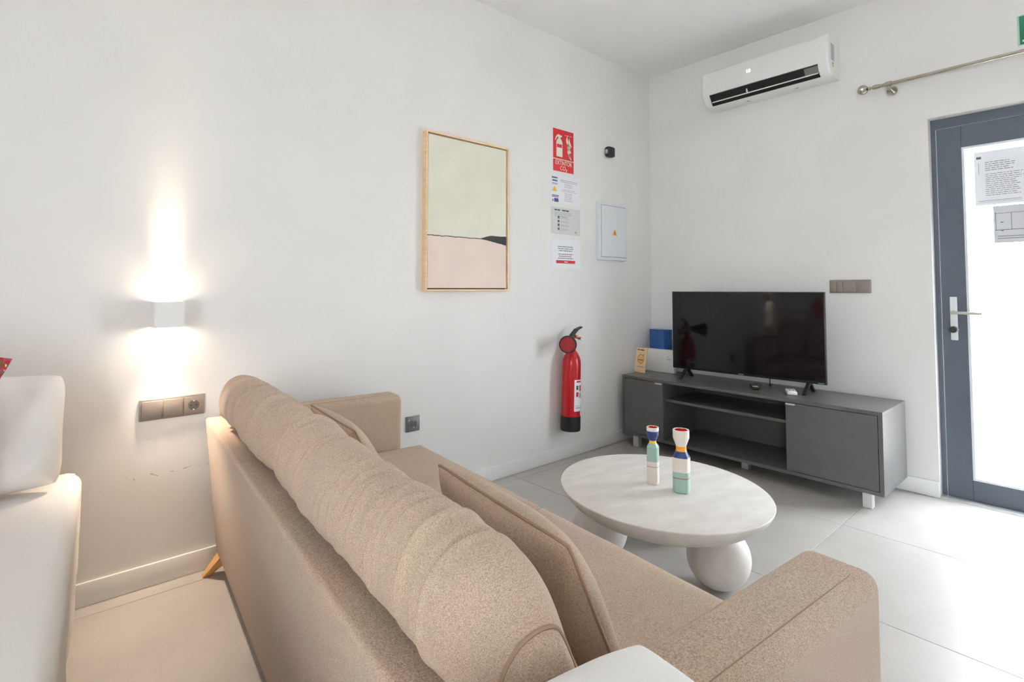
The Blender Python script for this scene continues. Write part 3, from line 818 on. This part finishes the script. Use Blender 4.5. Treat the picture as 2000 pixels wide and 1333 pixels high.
# remotes
rm = empty('tv_remote', (3.437, 1.548, SZ1 + .001), R(-58)); tag(rm, 'slim black remote with a pale label on the cabinet', 'remote')
box('body', -.022, .022, -.07, .07, 0, .018, M['black'], rm, .006, 3)
box('label', -.017, .017, -.062, -.03, .0178, .0186, M['paper_grey'], rm)
for i in range(3):
    for j in range(5):
        cyl('button', (-.012 + i * .012, -.018 + j * .016, .0175), (-.012 + i * .012, -.018 + j * .016, .0192), .0038, M['ink'], rm, seg=8)
rw = empty('ac_remote', (3.425, 1.318, SZ1 + .001), R(-62)); tag(rw, 'small white remote lying near the right television foot', 'remote')
box('body', -.026, .026, -.06, .06, 0, .02, M['white'], rw, .005, 3)
box('display', -.019, .019, .012, .045, .0198, .0206, M['paper_grey'], rw)
for i in range(2):
    cyl('button', (-.01 + i * .02, -.006, .0195), (-.01 + i * .02, -.006, .0212), .0055, M['ink'], rw, seg=10)

# items at the left end of the stand
kc = empty('promo_card', (3.425, 2.415, SZ1 + .0015), R(-104)); tag(kc, 'tan card with round ochre emblem leaning at the cabinet end', 'card')
hold = empty('tmp'); bpy.data.objects.remove(hold)
card = box('card', -.062, .062, -.0015, .0015, 0, .187, M['kraft'], kc)
card.rotation_euler = (R(-9), 0, 0)
vs, fs = [], []
for k in range(32):
    a = 2 * math.pi * k / 32
    vs += [(.036 * math.cos(a), -.0019, .10 + .036 * math.sin(a)), (.030 * math.cos(a), -.0019, .10 + .030 * math.sin(a))]
for k in range(32): fs.append((2 * k, 2 * ((k + 1) % 32), 2 * ((k + 1) % 32) + 1, 2 * k + 1))
pydata('round_emblem', vs, fs, M['tan_ink'], card)
text_lines('emblem_bands', card, M['tan_ink'], [(-.028, .028, .088, .1), (-.02, .02, .112, .115), (-.02, .02, .078, .081)], 'y', -.0019)
text_lines('printed_heading', card, M['ink'], [(-.045, -.02, .166, .174), (-.016, .03, .166, .174)], 'y', -.0019)
text_lines('printed_mark', card, M['ink'], [(.02, .032, .13, .136)], 'y', -.0019)
text_lines('printed_footer', card, M['ink'], [(-.04, .045, .040, .043)], 'y', -.0019)
prism('stand_foot', [(-.03, 0), (.03, 0), (.03, .002), (-.03, .002)], 'y', -.005, .05, M['kraft'], kc)
wb = empty('white_box', (3.575, 2.332, SZ1 + .001), R(-90)); tag(wb, 'flat white box behind the left end of the television', 'box')
box('carton', -.133, .133, -.02, .02, 0, .172, M['white'], wb, .003, 2)
text_lines('printed_lines', wb, M['ink'], [(.075, .085, .122, .125), (.075, .11, .108, .1105), (.072, .108, .098, .1005)], 'y', -.0206)
text_lines('lid_crease', wb, M['paper_grey'], [(-.133, .133, .008, .0095), (-.05, .133, .14, .141)], 'y', -.0206)
bb = empty('blue_box', (3.655, 2.375, SZ1 + .001), R(-100)); tag(bb, 'tall deep blue box behind the white box', 'box')
box('body', -.075, .075, -.045, .045, 0, .305, M['blue'], bb, .004, 2)
box('lid', -.076, .076, -.046, .046, .305, .318, M['blue'], bb, .003, 2)

# ------------------------------------------------------------------ coffee table
ct = empty('coffee_table', (1.925, 1.258, 0), R(-11.8)); tag(ct, 'low oval whitewashed coffee table on ball feet', 'table')
HT = .34
tp = [(0.002, HT - .115), (.50, HT - .115), (.62, HT - .110), (.74, HT - .096), (.84, HT - .076), (.92, HT - .052), (.97, HT - .03), (.995, HT - .012), (1.0, HT - .004), (.997, HT - .001), (.990, HT)]
lathe('tabletop', [(r, z) for r, z in tp], M['plaster'], ct, 96, .396, .438, sharp=30)
c_, s_ = math.cos(R(11.8)), math.sin(R(11.8))
for (bx, by) in ((1.985, 1.045), (1.825, 1.50), (2.22, 1.40)):
    dx, dy = bx - 1.925, by - 1.258
    bo = lathe('ball_foot', [(.118 * math.sin(math.pi * k / 24) + .0005, .118 - .118 * math.cos(math.pi * k / 24)) for k in range(25)], M['plaster'], ct, 40)
    bo.location = (dx * c_ - dy * s_, dx * s_ + dy * c_, 0.0)

# vases
def band_mat(name, bands, h):
    m = new_mat(name, (1, 1, 1, 1), .35)
    mp = coords(m); sp_ = nd(m, 'ShaderNodeSeparateXYZ'); ln(m, mp, 'Vector', sp_, 'Vector')
    dv = nd(m, 'ShaderNodeMath', operation='DIVIDE'); dv.inputs[1].default_value = h; ln(m, sp_, 'Z', dv, 0)
    cr = nd(m, 'ShaderNodeValToRGB'); cr.color_ramp.interpolation = 'CONSTANT'
    el = cr.color_ramp.elements
    el[0].position = 0; el[0].color = bands[0][1]
    el[1].position = bands[1][0]; el[1].color = bands[1][1]
    for p, c in bands[2:]:
        e = el.new(p); e.color = c
    ln(m, dv, 'Value', cr, 'Fac'); ln(m, cr, 'Color', bsdf(m), 'Base Color')
    return m
WH, MI, NV, YE, OR_ = srgb(238, 230, 222), srgb(166, 198, 188), srgb(48, 66, 128), srgb(232, 196, 60), srgb(236, 166, 44)
def vase(name, loc, h, rb, rr_, rn, zs, bands, label):
    o = empty(name, loc, R(20)); tag(o, label, 'vase', 'painted vases on the coffee table')
    z_sh, z_nk0, z_nk1, z_cup = zs
    prof = [(rb * .93, 0), (rb, .004), (rb, h * z_sh - .004), (rb * .985, h * z_sh), (rn * 1.03, h * z_nk0), (rn, h * (z_nk0 + .01)), (rn, h * z_nk1), (rr_ * .985, h * z_cup), (rr_, h * (z_cup + .01)), (rr_, h - .002), (rr_ * .985, h), (rr_ * .80, h), (rr_ * .78, h - .002)]
    lathe('body', prof, band_mat(name + '_bands', bands, h), o, 64, sq=lambda z: 3.6 if z < h * z_sh + .001 else 2.2, cap1=False, sharp=25)
    lathe('interior', [(rr_ * .79, h - .001), (rr_ * .76, h - .02), (rr_ * .45, h - .045), (.002, h - .05)], M['red_int'], o, 40, cap0=False)
    return o
vase('vase', (1.930, 1.298, HT + .0005), .232, .0235, .0245, .0142, (.655, .725, .765, .86),
     [(0, WH), (.305, srgb(70, 60, 90)), (.315, WH), (.40, MI), (.715, YE), (.765, NV), (.935, WH)], 'slimmer painted vase with navy cup and mint body')
vase('vase', (1.940, 1.172, HT + .0005), .244, .0325, .0318, .020, (.555, .67, .74, .87),
     [(0, MI), (.232, srgb(150, 86, 74)), (.243, MI), (.335, WH), (.56, NV), (.66, OR_), (.735, WH)], 'wider painted vase with white cup and mint base')

# ------------------------------------------------------------------ sofa
SA = R(4.75)
sofa = empty('sofa', (.553, 2.44, 0), -SA); tag(sofa, 'beige woven fabric sofa with loose back cushions', 'sofa')
SM = Matrix.Translation((.553, 2.44, 0)) @ Matrix.Rotation(-SA, 4, 'Z')
SL = 2.10
# backrest: leaning slab (profile in local x,z), length along -y
def rounded_prism(name, poly, y0, y1, mat, parent, bevel=.012, seg=3):
    n = len(poly)
    bm = bmesh.new()
    a = [bm.verts.new((p[0], y0, p[1])) for p in poly]; b = [bm.verts.new((p[0], y1, p[1])) for p in poly]
    bm.faces.new(a); bm.faces.new(b[::-1])
    for i in range(n): bm.faces.new((a[i], b[i], b[(i + 1) % n], a[(i + 1) % n]))
    bmesh.ops.recalc_face_normals(bm, faces=bm.faces)
    bmesh.ops.bevel(bm, geom=list(bm.edges), offset=bevel, segments=seg, profile=.5, affect='EDGES')
    return from_bm(name, bm, mat, parent, True, 50)
rounded_prism('backrest', [(.0, .085), (.11, .085), (.075, .632), (-.052, .632)], -SL, 0, M['fabric'], sofa, .012)
rounded_prism('base', [(.10, .11), (.76, .11), (.76, .27), (.10, .27)], -SL + .02, -.02, M['fabric'], sofa, .015)
def arm(y0, y1):
    # outline in (e, z), rounded front-top corner
    pts = [(.05, .10), (.735, .10)]
    rr_ = .035
    for k in range(7):
        a = R(0 + 90 * k / 6); pts.append((.735 - rr_ + rr_ * math.cos(a) + .015, 0.652 - rr_ + rr_ * math.sin(a)))
    pts += [(.05, .652)]
    o = box('armrest', .05, .75, y0, y1, .10, .652, M['fabric'], sofa, .03, 6)
    return pts, o
pts, a1 = arm(-.135, 0.0); pts2, a2 = arm(-SL, -SL + .135)
for ao, ys in ((a1, (-.135 + .030,)), (a2, (-SL + .030,))):
    for yy in ys:
        off = .0035
        tube('seam', [(p[0], yy, p[1]) for p in [(.7425, .3), (.746, .45)] + pts[3:-2] + [(.55, .652), (.2, .652)]], .0011, M['thread'], ao, 6)

def smooth_closed(ctrl, n):
    m = len(ctrl); out = []
    for i in range(n):
        t = i / n * m; k = int(t); f = t - k
        p0, p1, p2, p3 = (Vector((*ctrl[(k + j) % m], 0)) for j in (-1, 0, 1, 2))
        v = .5 * ((2 * p1) + (p2 - p0) * f + (2 * p0 - 5 * p1 + 4 * p2 - p3) * f * f + (3 * p1 - p0 - 3 * p2 + p3) * f ** 3)
        out.append((v.x, v.y))
    return out

def back_cushion(s0, s1, seed, ncrease, ends=((.64, .12), (.64, .12)), top_drop=0.0, shrink1=0.0, dome=0.0):
    ctrl = [(.13, .425), (.112, .53), (.092, .615), (.04, .648), (-.010, .668), (-.032, .705), (-.026, .76), (.006, .802), (.055, .816), (.10, .800), (.138, .757), (.160, .70), (.19, .62), (.23, .52), (.255, .45), (.245, .425), (.19, .42)]
    prof = smooth_closed(ctrl, 96); n = len(prof)
    cx = sum(p[0] for p in prof) / n; cz = sum(p[1] for p in prof) / n
    NS = 260; vs, fs = [], []
    L = s1 - s0
    rg = random.Random(seed)
    creases = [(rg.uniform(s0 + .05, s1 - .07), rg.uniform(-.28, .10), rg.uniform(-.5, .5), rg.uniform(.007, .017), rg.uniform(.006, .013), rg.uniform(.30, .55), rg.uniform(.10, .24)) for _ in range(ncrease)]
    rings = []
    for i in range(NS + 1):
        w = -1 + 2 * i / NS
        w = math.copysign(1 - (1 - abs(w)) ** 1.6, w)   # denser at the ends
        rings.append(w)
    seams = {}
    for i, w in enumerate(rings):
        s = s0 + L * (w + 1) / 2
        d = (1 - abs(w)) * L / 2        # distance to the end
        K_, ER_ = ends[0] if w < 0 else ends[1]
        k = (1 - (1 - d / ER_) ** 2.4) * (1 - K_) + K_ if d < ER_ else 1
        endfac = max(0, 1 - d / .22)
        sag = -.012 * endfac ** 2 - top_drop * max(0, w) ** 2
        for j, (e, z) in enumerate(prof):
            e2 = cx + (e - cx) * k; z2 = cz + (z - cz) * k
            hgt = max(0, (z - .62) / .2)
            z2 += sag * hgt
            e2 -= shrink1 * max(0, w) ** 3 * max(0, e - .1) * hgt * 2.2
            z2 += dome * math.exp(-((s - s0 - .085) / .075) ** 2) * hgt
            # wrinkles: creases running across the cushion, irregular
            tt = j / n
            bump = .009 * noise.noise(Vector((s * 5 + seed, e * 6, z * 6)))
            for (sc_, sk, cv, dp, wd, tc, te) in creases:
                win = 1 - ((tt - tc) / te) ** 2
                if win <= 0: continue
                q_ = (s - sc_ - sk * (tt - tc) - cv * (tt - tc) ** 2) / wd
                if abs(q_) > 3.2: continue
                bump += win * min(1, d / .04) * dp * (-math.exp(-q_ * q_) + .55 * math.exp(-(q_ - 1.7) ** 2))
            nx, nz = e - cx, z - cz; ll = math.hypot(nx, nz) or 1
            vs.append((e2 + nx / ll * bump, -s, max(.421, z2 + nz / ll * bump)))
    for i in range(NS):
        for j in range(n):
            j2 = (j + 1) % n
            fs.append((i * n + j, i * n + j2, (i + 1) * n + j2, (i + 1) * n + j))
    def ring_pts(i): return vs[i * n:(i + 1) * n]
    # end caps with a soft bulge
    for base, sgn in ((0, -1), (NS, 1)):
        prev = [base * n + j for j in range(n)]
        ss = -vs[base * n][1]
        for kk, bul in ((.86, .012), (.6, .02), (.3, .022)):
            k0 = len(vs)
            for j in range(n):
                q = vs[base * n + j]
                vs.append((cx + (q[0] - cx) * kk, -(ss + sgn * bul), cz + (q[2] - cz) * kk))
            for j in range(n):
                j2 = (j + 1) % n
                fs.append((prev[j], prev[j2], k0 + j2, k0 + j))
            prev = [k0 + j for j in range(n)]
        fs.append(tuple(prev))
    o = pydata('back_cushion', vs, fs, M['fabric2'], sofa, True)
    for i in (0, NS):
        rp = ring_pts(i)
        sg_ = -1 if i == 0 else 1
        tube('seam_piping', [(p[0], p[1] - sg_ * .001, p[2]) for p in rp[::2]],   .0030, M['piping'], o, 6, True)
    return o
back_cushion(.135, 1.050, 3.1, 40, ((.66, .10), (.42, .18)))
back_cushion(1.035, 1.962, 11.7, 30, ((.86, .05), (.66, .10)), .004, .2, .02)

def seat_cushion(s0, s1, seed):
    e0, e1, z0, z1 = .10, .845, .272, .418
    NX, NY = 44, 52; vs, fs = [], []
    r = .035
    def prof(u):   # u in 0..1 across: superellipse falloff
        a = abs(2 * u - 1); return (1 - a ** 14) ** .5
    top, bot = [], []
    for i in range(NX + 1):
        for j in range(NY + 1):
            u = .5 - .5 * math.cos(math.pi * i / NX); v = .5 - .5 * math.cos(math.pi * j / NY)
            e = e0 + (e1 - e0) * u; s = s0 + (s1 - s0) * v
            f = min(prof(u), prof(v)); bul = (1 - (2 * u - 1) ** 2) * (1 - (2 * v - 1) ** 2)
            zz = z1 - r + r * f + .012 * bul + .003 * noise.noise(Vector((e * 6 + seed, s * 6, 0)))
            top.append(len(vs)); vs.append((e, -s, zz))
    for i in range(NX + 1):
        for j in range(NY + 1):
            u = .5 - .5 * math.cos(math.pi * i / NX); v = .5 - .5 * math.cos(math.pi * j / NY)
            e = e0 + (e1 - e0) * u; s = s0 + (s1 - s0) * v
            f = min(prof(u), prof(v))
            bot.append(len(vs)); vs.append((e, -s, z0 + .02 - .02 * f))
    W = NY + 1
    for i in range(NX):
        for j in range(NY):
            a, b, c, d = i * W + j, i * W + j + 1, (i + 1) * W + j + 1, (i + 1) * W + j
            fs.append((top[a], top[b], top[c], top[d])); fs.append((bot[a], bot[d], bot[c], bot[b]))
    bd_ = [(i, 0) for i in range(NX)] + [(NX, j) for j in range(NY)] + [(i, NY) for i in range(NX, 0, -1)] + [(0, j) for j in range(NY, 0, -1)]
    idx = [i * W + j for i, j in bd_]
    for k in range(len(idx)):
        k2 = (k + 1) % len(idx)
        fs.append((top[idx[k]], top[idx[k2]], bot[idx[k2]], bot[idx[k]]))
    o = pydata('seat_cushion', vs, fs, M['fabric'], sofa, True, 60)
    tube('seam_piping', [vs[top[k]] for k in idx], .004, M['fabric'], o, 6, True)
    tube('seam_piping', [vs[bot[k]] for k in idx], .004, M['fabric'], o, 6, True)
    return o
seat_cushion(.14, 1.045, 1.0)
seat_cushion(1.05, 1.962, 5.0)
for (e, s, de, ds) in ((.02, .03, -.075, -.055), (.02, SL - .03, -.075, .055), (.70, .05, .03, -.03), (.70, SL - .05, .03, .03)):
    bm = bmesh.new()
    tp_ = [(e - .03 + .03, 0)]
    vs = []
    for (cx_, cs_, zz, hw_) in ((e + .03, s + (.03 if s < 1 else -.03), .115, .034), (e + de + .02, s + ds + (.02 if s < 1 else -.02), .0005, .014)):
        for (a, b) in ((-1, -1), (1, -1), (1, 1), (-1, 1)): vs.append((cx_ + a * hw_, -cs_ + b * hw_, zz))
    pydata('leg', vs, [(3, 2, 1, 0), (4, 5, 6, 7), (0, 1, 5, 4), (1, 2, 6, 5), (2, 3, 7, 6), (3, 0, 4, 7)], M['leg_wood'], sofa)

# ------------------------------------------------------------------ pillows
def pillow(name, w, h, t, mat, seed, label, cat='cushion', group=None, piping=None, ear=.05, nx=44, ny=40, wr=.006, power=.55, rnd_c=0.04):
    o = empty(name); tag(o, label, cat, group)
    vs, fs = [], []
    W = ny + 1
    def pos(i, j, side):
        u = -math.cos(math.pi * i / nx); v = -math.cos(math.pi * j / ny)
        x = w / 2 * u * (1 - ear * (1 - v * v)) * math.sqrt(1 - rnd_c * v ** 6); y = h / 2 * v * (1 - ear * (1 - u * u)) * math.sqrt(1 - rnd_c * u ** 6)
        f = max(0, (1 - u * u)) ** power * max(0, (1 - v * v)) ** power
        n = noise.noise(Vector((x * 5 + seed, y * 5, side * 3))) * wr + noise.noise(Vector((x * 14 + seed, y * 9, side * 5))) * wr * .5
        return (x, y, side * (t / 2 * f) + n * min(1, f * 2.5) * (1 if side > 0 else .6))
    tp, bt = [], []
    for i in range(nx + 1):
        for j in range(ny + 1): tp.append(len(vs)); vs.append(pos(i, j, 1))
    for i in range(nx + 1):
        for j in range(ny + 1):
            if i in (0, nx) or j in (0, ny): bt.append(tp[i * W + j])
            else: bt.append(len(vs)); vs.append(pos(i, j, -1))
    for i in range(nx):
        for j in range(ny):
            a, b, c, d = i * W + j, (i + 1) * W + j, (i + 1) * W + j + 1, i * W + j + 1
            fs.append((tp[a], tp[b], tp[c], tp[d])); fs.append((bt[a], bt[d], bt[c], bt[b]))
    body = pydata('cover', vs, fs, mat, o, True)
    bd_ = [(i, 0) for i in range(nx)] + [(nx, j) for j in range(ny)] + [(i, ny) for i in range(nx, 0, -1)] + [(0, j) for j in range(ny, 0, -1)]
    if piping:
        tube('seam_piping', [vs[tp[i * W + j]] for i, j in bd_], .0032, piping, o, 6, True)
    return o

def place(o, M4):
    o.matrix_world = M4
def frame(origin, xdir, ydir):
    x = Vector(xdir).normalized(); z = x.cross(Vector(ydir)).normalized(); y = z.cross(x)
    m = Matrix((x, y, z)).transposed().to_4x4(); m.translation = Vector(origin); return m

# throw cushions leaning on the back cushions (sofa-local placement)
c1 = pillow('throw_cushion', .46, .36, .14, M['fabric2'], 2.0, 'beige throw cushion on the near seat, leaning on the back cushion', 'cushion', 'beige throw cushions on the sofa', M['piping'], ear=.03, power=.4)
place(c1, SM @ frame((.315, -1.622, .587), (-.04, -1, -.01), (-.42, 0, .9)))
c2 = pillow('throw_cushion', .46, .32, .12, M['fabric2'], 6.0, 'beige throw cushion on the far seat beside the far armrest', 'cushion', 'beige throw cushions on the sofa', M['piping'], ear=.03, power=.4)
place(c2, SM @ frame((.312, -.66, .578), (.0, -1, 0), (-.42, 0, .83)))
# white pillow lying on the near back corner of the sofa
c3 = pillow('white_pillow', .40, .25, .10, M['sheet'], 9.0, 'white cotton pillow resting on the near corner of the sofa', 'pillow', None, None, ear=.03, power=.35)
place(c3, frame((.372, .312, .692), (1, -.10, -.04), (.10, 1, .10)))

# ------------------------------------------------------------------ bed
bed = empty('bed', (.118, 2.405, 0), R(-4)); tag(bed, 'bed made up with a white fitted sheet', 'bed')
BW, BL, BZ = 1.4, 1.95, .522
def sheet_box(name, x0, x1, y0, y1, z0, z1, r, mat, parent, amp, seed):
    # rounded footprint swept vertically with soft top edge and cloth ripple
    corner = .06; NC = 8
    pts = []
    for (cx, cy, a0) in ((x1 - corner, y1 - corner, 0), (x0 + corner, y1 - corner, 90), (x0 + corner, y0 + corner, 180), (x1 - corner, y0 + corner, 270)):
        for k in range(NC + 1):
            a = R(a0 + 90 * k / NC); pts.append((cx + corner * math.cos(a), cy + corner * math.sin(a)))
    dense = []
    for i in range(len(pts)):
        p, q = Vector(pts[i]), Vector(pts[(i + 1) % len(pts)]); n = max(1, int((q - p).length / .03))
        for k in range(n): dense.append(p.lerp(q, k / n))
    n = len(dense); cxm, cym = (x0 + x1) / 2, (y0 + y1) / 2
    rows = []
    for k in range(13): rows.append((0, z0 + (z1 - r - z0) * k / 12))
    for k in range(1, 9):
        a = R(90 * k / 8); rows.append((r * (1 - math.cos(a)), z1 - r + r * math.sin(a)))
    vs, fs = [], []
    for ri, (ins, z) in enumerate(rows):
        for p in dense:
            d = Vector((p.x - cxm, p.y - cym)); dn = Vector((d.x / (x1 - x0), d.y / (y1 - y0)))
            nrm = Vector((1 if dn.x > 0 else -1, 0)) if abs(dn.x) > abs(dn.y) else Vector((0, 1 if dn.y > 0 else -1))
            low = max(0, (z1 - .1 - z) / (z1 - z0))
            w = amp * low * (noise.noise(Vector((p.x * 4 + seed, p.y * 5, z * 3))) + .5 * noise.noise(Vector((p.x * 11, p.y * 12 + seed, z * 7))))
            q = p - nrm * ins + nrm * w
            q = q - nrm * (.025 * low ** 2)
            vs.append((q.x, q.y, z))
    for i in range(len(rows) - 1):
        for k in range(n):
            k2 = (k + 1) % n; fs.append((i * n + k, i * n + k2, (i + 1) * n + k2, (i + 1) * n + k))
    base = (len(rows) - 1) * n; prev = list(range(base, base + n))
    for kk in (.97, .85, .6, .3, .05):
        cur = []
        for k in range(n):
            q = vs[base + k]; cur.append(len(vs))
            vs.append((cxm + (q[0] - cxm) * kk, cym + (q[1] - cym) * kk, z1 + .004 * noise.noise(Vector((q[0] * kk * 6, q[1] * kk * 6, seed)))))
        for k in range(n):
            k2 = (k + 1) % n; fs.append((prev[k], prev[k2], cur[k2], cur[k]))
        prev = cur
    fs.append(tuple(prev)); fs.append(tuple(range(n))[::-1])
    return pydata(name, vs, fs, mat, parent, True, 70)
sheet_box('fitted_sheet', -BW, 0, -BL, 0, .065, BZ, .035, M['sheet'], bed, .035, 4.0)
box('bed_base', -BW + .06, -.06, -BL + .06, -.05, .03, .07, M['paper_grey'], bed)
for (lx, ly) in ((-.1, -.1), (-.1, -BL + .1), (-BW + .1, -.1), (-BW + .1, -BL + .1)):
    cyl('leg', (lx, ly, .0005), (lx, ly, .03), .025, M['black'], bed)
bp_ = pillow('bed_pillow', .72, .37, .20, M['sheet'], 14.0, 'white bed pillow propped against the wall', 'pillow', None, None, ear=.02, power=.42, wr=.03, rnd_c=.10)
place(bp_, frame((-.295, 2.30, .702), (1, -.05, 0), (0, .48, .88)))
rc_m = new_mat('red_patterned_weave', (1, 1, 1, 1), .95, 0, .1)
mp = coords(rc_m, (1, 1, 1)); ck = nd(rc_m, 'ShaderNodeTexVoronoi'); ck.inputs['Scale'].default_value = 150; ln(rc_m, mp, 'Vector', ck, 'Vector')
cr2 = nd(rc_m, 'ShaderNodeValToRGB'); cr2.color_ramp.interpolation = 'CONSTANT'
el = cr2.color_ramp.elements; el[0].position = 0; el[0].color = srgb(186, 44, 66); el[1].position = .34; el[1].color = srgb(120, 88, 50)
for p, c in ((.46, srgb(196, 60, 84)), (.62, srgb(226, 200, 160)), (.70, srgb(166, 40, 62)), (.84, srgb(92, 110, 96))):
    e = el.new(p); e.color = c
sp2 = nd(rc_m, 'ShaderNodeSeparateColor'); ln(rc_m, ck, 'Color', sp2, 'Color'); ln(rc_m, sp2, 'Red', cr2, 'Fac'); ln(rc_m, cr2, 'Color', bsdf(rc_m), 'Base Color')
rc = pillow('patterned_cushion', .45, .45, .15, rc_m, 20.0, 'red multicoloured woven cushion in front of the bed pillow', 'cushion', None, None, ear=.09, power=.5)
place(rc, frame((-.340, 2.11, .812), (.95, -.03, -.30), (.30, .34, .88)))
